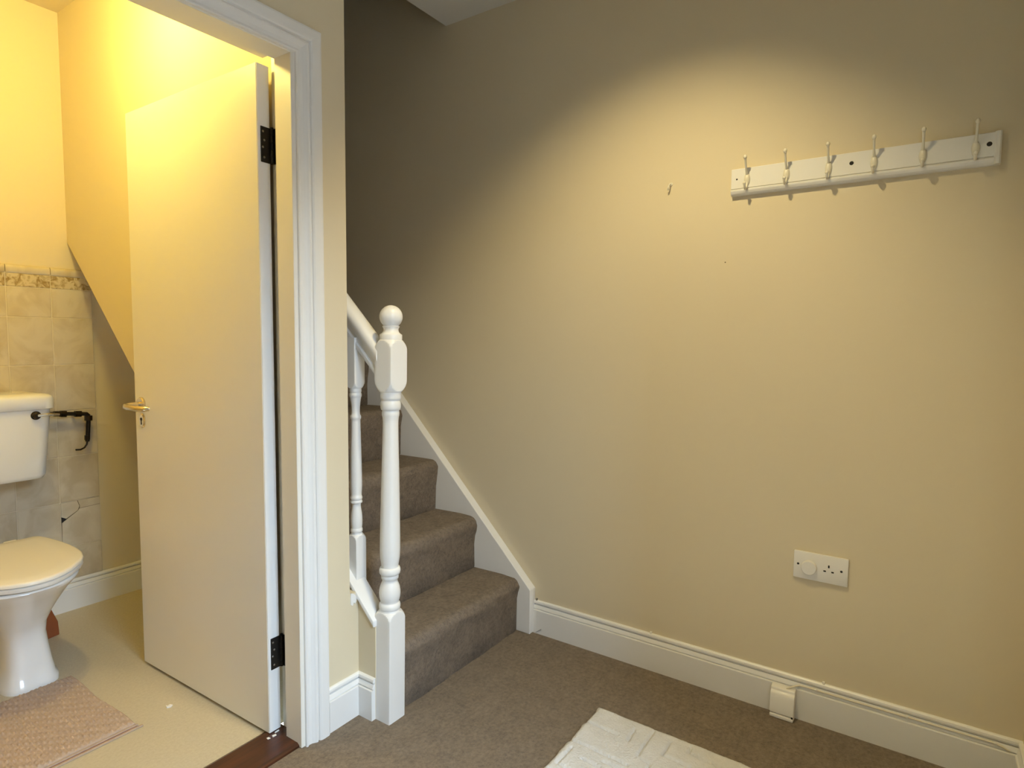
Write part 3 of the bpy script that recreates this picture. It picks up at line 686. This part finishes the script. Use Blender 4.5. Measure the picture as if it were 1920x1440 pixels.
bh = MB().lathe([(0, 0), (0.008, 0), (0.008, 0.0006), (0, 0.0006)], 14, M=Matrix.Translation((0.6630, 2.560, 0.012)) @ Matrix.Rotation(math.radians(-90), 4, 'Y')).build('floor_bolt_hole', m_dark); child_of(bh, to)

# supply pipe on the tiles
pp = thing('supply_pipe', 'dark tarnished supply pipe elbow on the tiles beside the cistern', 'pipe', (1.10, 3.05, 0.72))
YP = 3.045
child_of(MB().tube([(0.9665, YP, 0.884), (1.02, YP, 0.882), (1.125, YP, 0.872), (1.143, YP, 0.870), (1.149, YP, 0.863), (1.150, YP, 0.850), (1.146, YP, 0.79), (1.142, YP, 0.748)], 0.0085, 12).build('pipe_run', m_bronze, smooth=True, auto=60), pp)
def nut(a, b_, r): child_of(MB().tube([a, b_], r, 6).build('compression_nut', m_bronze), pp)
nut((1.022, YP, 0.882), (1.062, YP, 0.878), 0.0125); nut((1.045, YP, 0.8795), (1.066, YP, 0.8775), 0.015); nut((1.098, YP, 0.8745), (1.122, YP, 0.8725), 0.0145); nut((1.1500, YP, 0.862), (1.1490, YP, 0.840), 0.015)
nut((1.1425, YP, 0.775), (1.1415, YP, 0.755), 0.0105)
child_of(MB().tube([(1.142, YP, 0.750), (1.139, YP, 0.735), (1.130, YP, 0.722), (1.118, YP+0.008, 0.714), (1.108, YP+0.03, 0.712)], 0.0038, 8).build('pipe_tail', m_bronze, smooth=True), pp)
child_of(MB().tube([(1.10, YP+0.002, 0.874), (1.10, YB-0.006, 0.874)], 0.006, 8).build('pipe_clip', m_bronze), pp)

# reddish wood scrap behind the toilet foot
wd = MB(); base_ = [(0.868, 2.842), (0.945, 2.862), (0.950, 2.876), (0.872, 2.858)]
wd.loft([[(x, y, 0.0) for x, y in base_], [(x-0.002, y+0.004, 0.05) for x, y in base_], [(0.868, 2.850, 0.135), (0.917, 2.872, 0.135), (0.918, 2.886, 0.135), (0.870, 2.866, 0.135)]])
tag(wd.build('wood_offcut', m_redwood, bevel=0.0015, seg=1), 'reddish brown wood offcut standing behind the toilet foot', 'wood offcut')

# ================================================================== WC: bath mat
bm_ = thing('bath_mat', 'pinkish beige tufted bath mat in front of the toilet', 'bath mat', (0.44, 2.21, 0))
MX0, MX1, MY0, MY1 = 0.02, 0.846, 1.962, 2.468
NXm, NYm = 330, 100; rg = random.Random(5)
def mat_x1(v): return MX1-0.004*v+0.004*math.sin(v*9)
vs = []; fs = []
for i in range(NXm+1):
    for j in range(NYm+1):
        u = i/NXm; v = j/NYm
        x = MX0+(mat_x1(v)-MX0)*u; y = MY0+0.030+(MY1-MY0-0.030)*v
        rib = abs(math.sin(math.pi*(x-MX0)/0.0115))
        br = 0.55+0.45*math.sin(y*210+math.floor((x-MX0)/0.0115)*2.4)*math.sin(y*77+math.floor((x-MX0)/0.0115)*1.1)
        h = 0.0055+0.0062*rib*br+rg.uniform(0, 0.0014)
        e = min(u*(MX1-MX0), (1-u)*(MX1-MX0), v*0.48, (1-v)*0.48)
        if e < 0.008: h *= 0.45+0.55*e/0.008
        vs.append((x-bm_.location.x, y-bm_.location.y, h))
for i in range(NXm):
    for j in range(NYm):
        a = i*(NYm+1)+j; fs.append((a, a+1, a+NYm+2, a+NYm+1))
top = len(vs)
bd = [i*(NYm+1) for i in range(NXm+1)] + [NXm*(NYm+1)+j for j in range(1, NYm+1)] + [i*(NYm+1)+NYm for i in range(NXm-1, -1, -1)] + [j for j in range(NYm-1, 0, -1)]
for q in bd: vs.append((vs[q][0], vs[q][1], 0.0005))
for k in range(len(bd)):
    k2 = (k+1) % len(bd); fs.append((bd[k], bd[k2], top+k2, top+k))
mesh_obj('tufted_pile', vs, fs, m_mat, bm_, True)
child_of(MB().box(MX0, MX1+0.004, MY0+0.018, MY0+0.0275, 0.0005, 0.0052).build('inner_hem', m_mat, bevel=0.002, seg=2), bm_)
child_of(MB().box(MX0, MX1+0.012, MY0+0.002, MY0+0.0125, 0.0005, 0.0045).build('outer_hem', m_mat, bevel=0.002, seg=2), bm_)
child_of(MB().box(MX0, MX1, MY0+0.010, MY0+0.04, 0.0004, 0.0015).build('backing', m_redwood), bm_)

# scraps
def scrap(name, pts, z, m, label, cat, thick=0.002):
    t = MB().prism(pts, 2, z, z+thick); tag(t.build(name, m), label, cat)
scrap('paper_scrap', [(0.945, 2.000), (0.954, 1.994), (0.963, 1.999), (0.960, 2.008), (0.951, 2.006), (0.948, 2.013)], 0.0002, m_plast, 'tiny torn white paper scrap on the vinyl floor', 'paper', 0.004)
scrap('paint_flake', [(1.031, 1.577), (1.039, 1.575), (1.038, 1.583), (1.032, 1.585)], 0.0112, m_plast, 'white paint flake nearest the door corner on threshold', 'paint flake')
scrap('paint_flake', [(1.046, 1.574), (1.058, 1.573), (1.059, 1.579), (1.049, 1.582)], 0.0112, m_plast, 'middle white paint flake on the wooden threshold', 'paint flake')
scrap('paint_flake', [(1.062, 1.585), (1.076, 1.586), (1.077, 1.590), (1.063, 1.590)], 0.0112, m_plast, 'long white paint flake beside the jamb on threshold', 'paint flake')

# ================================================================== lamps
dl = thing('downlight', 'recessed round white ceiling downlight in the hall', 'light', (1.17, 0.62, ZC))
child_of(MB().lathe([(0.036, ZC-0.0005), (0.050, ZC-0.0005), (0.049, ZC-0.004), (0.040, ZC-0.006), (0.036, ZC-0.004)], 32, 1.17, 0.62).build('bezel', m_white, smooth=True), dl)
sl = bpy.data.lights.new('hall_spot', 'SPOT'); sl.energy = HALL_LAMP_W; sl.color = (1.0, 0.81, 0.42); sl.spot_size = math.radians(98); sl.spot_blend = 0.82; sl.shadow_soft_size = 0.03
so_ = bpy.data.objects.new('downlight_bulb', sl); link(so_, dl); so_.location = (0, 0, -0.012); so_.rotation_euler = Vector((0.40, 0.10, -1)).to_track_quat('-Z', 'Y').to_euler()
LX, LY, LZ = 0.75, 2.12, 2.32
wl = thing('pendant_light', 'glowing globe bulb hanging from the toilet room ceiling', 'light', (LX, LY, ZC))
m_glow = bpy.data.materials.new('glowing_opal_glass'); m_glow.use_nodes = True
nb = m_glow.node_tree.nodes['Principled BSDF']; nb.inputs['Base Color'].default_value = (0.9, 0.85, 0.7, 1)
nb.inputs['Emission Color'].default_value = (1.0, 0.78, 0.20, 1); nb.inputs['Emission Strength'].default_value = WC_LAMP_STRENGTH
child_of(MB().lathe([(0, ZC), (0.042, ZC), (0.040, ZC-0.016), (0.012, ZC-0.026), (0, ZC-0.026)], 28, LX, LY).build('ceiling_rose', m_white, smooth=True), wl)
child_of(MB().tube([(LX, LY, ZC-0.02), (LX, LY, LZ+0.09)], 0.003, 8).build('flex', m_plast), wl)
child_of(MB().lathe([(0, LZ+0.1), (0.016, LZ+0.1), (0.019, LZ+0.075), (0.019, LZ+0.052), (0, LZ+0.052)], 20, LX, LY).build('lamp_holder', m_plast, smooth=True), wl)
child_of(MB().lathe([(max(0.001, 0.06*math.cos(math.radians(q))), LZ+0.06*math.sin(math.radians(q))) for q in range(-90, 73, 9)], 24, LX, LY).build('globe_bulb', m_glow, smooth=True), wl)
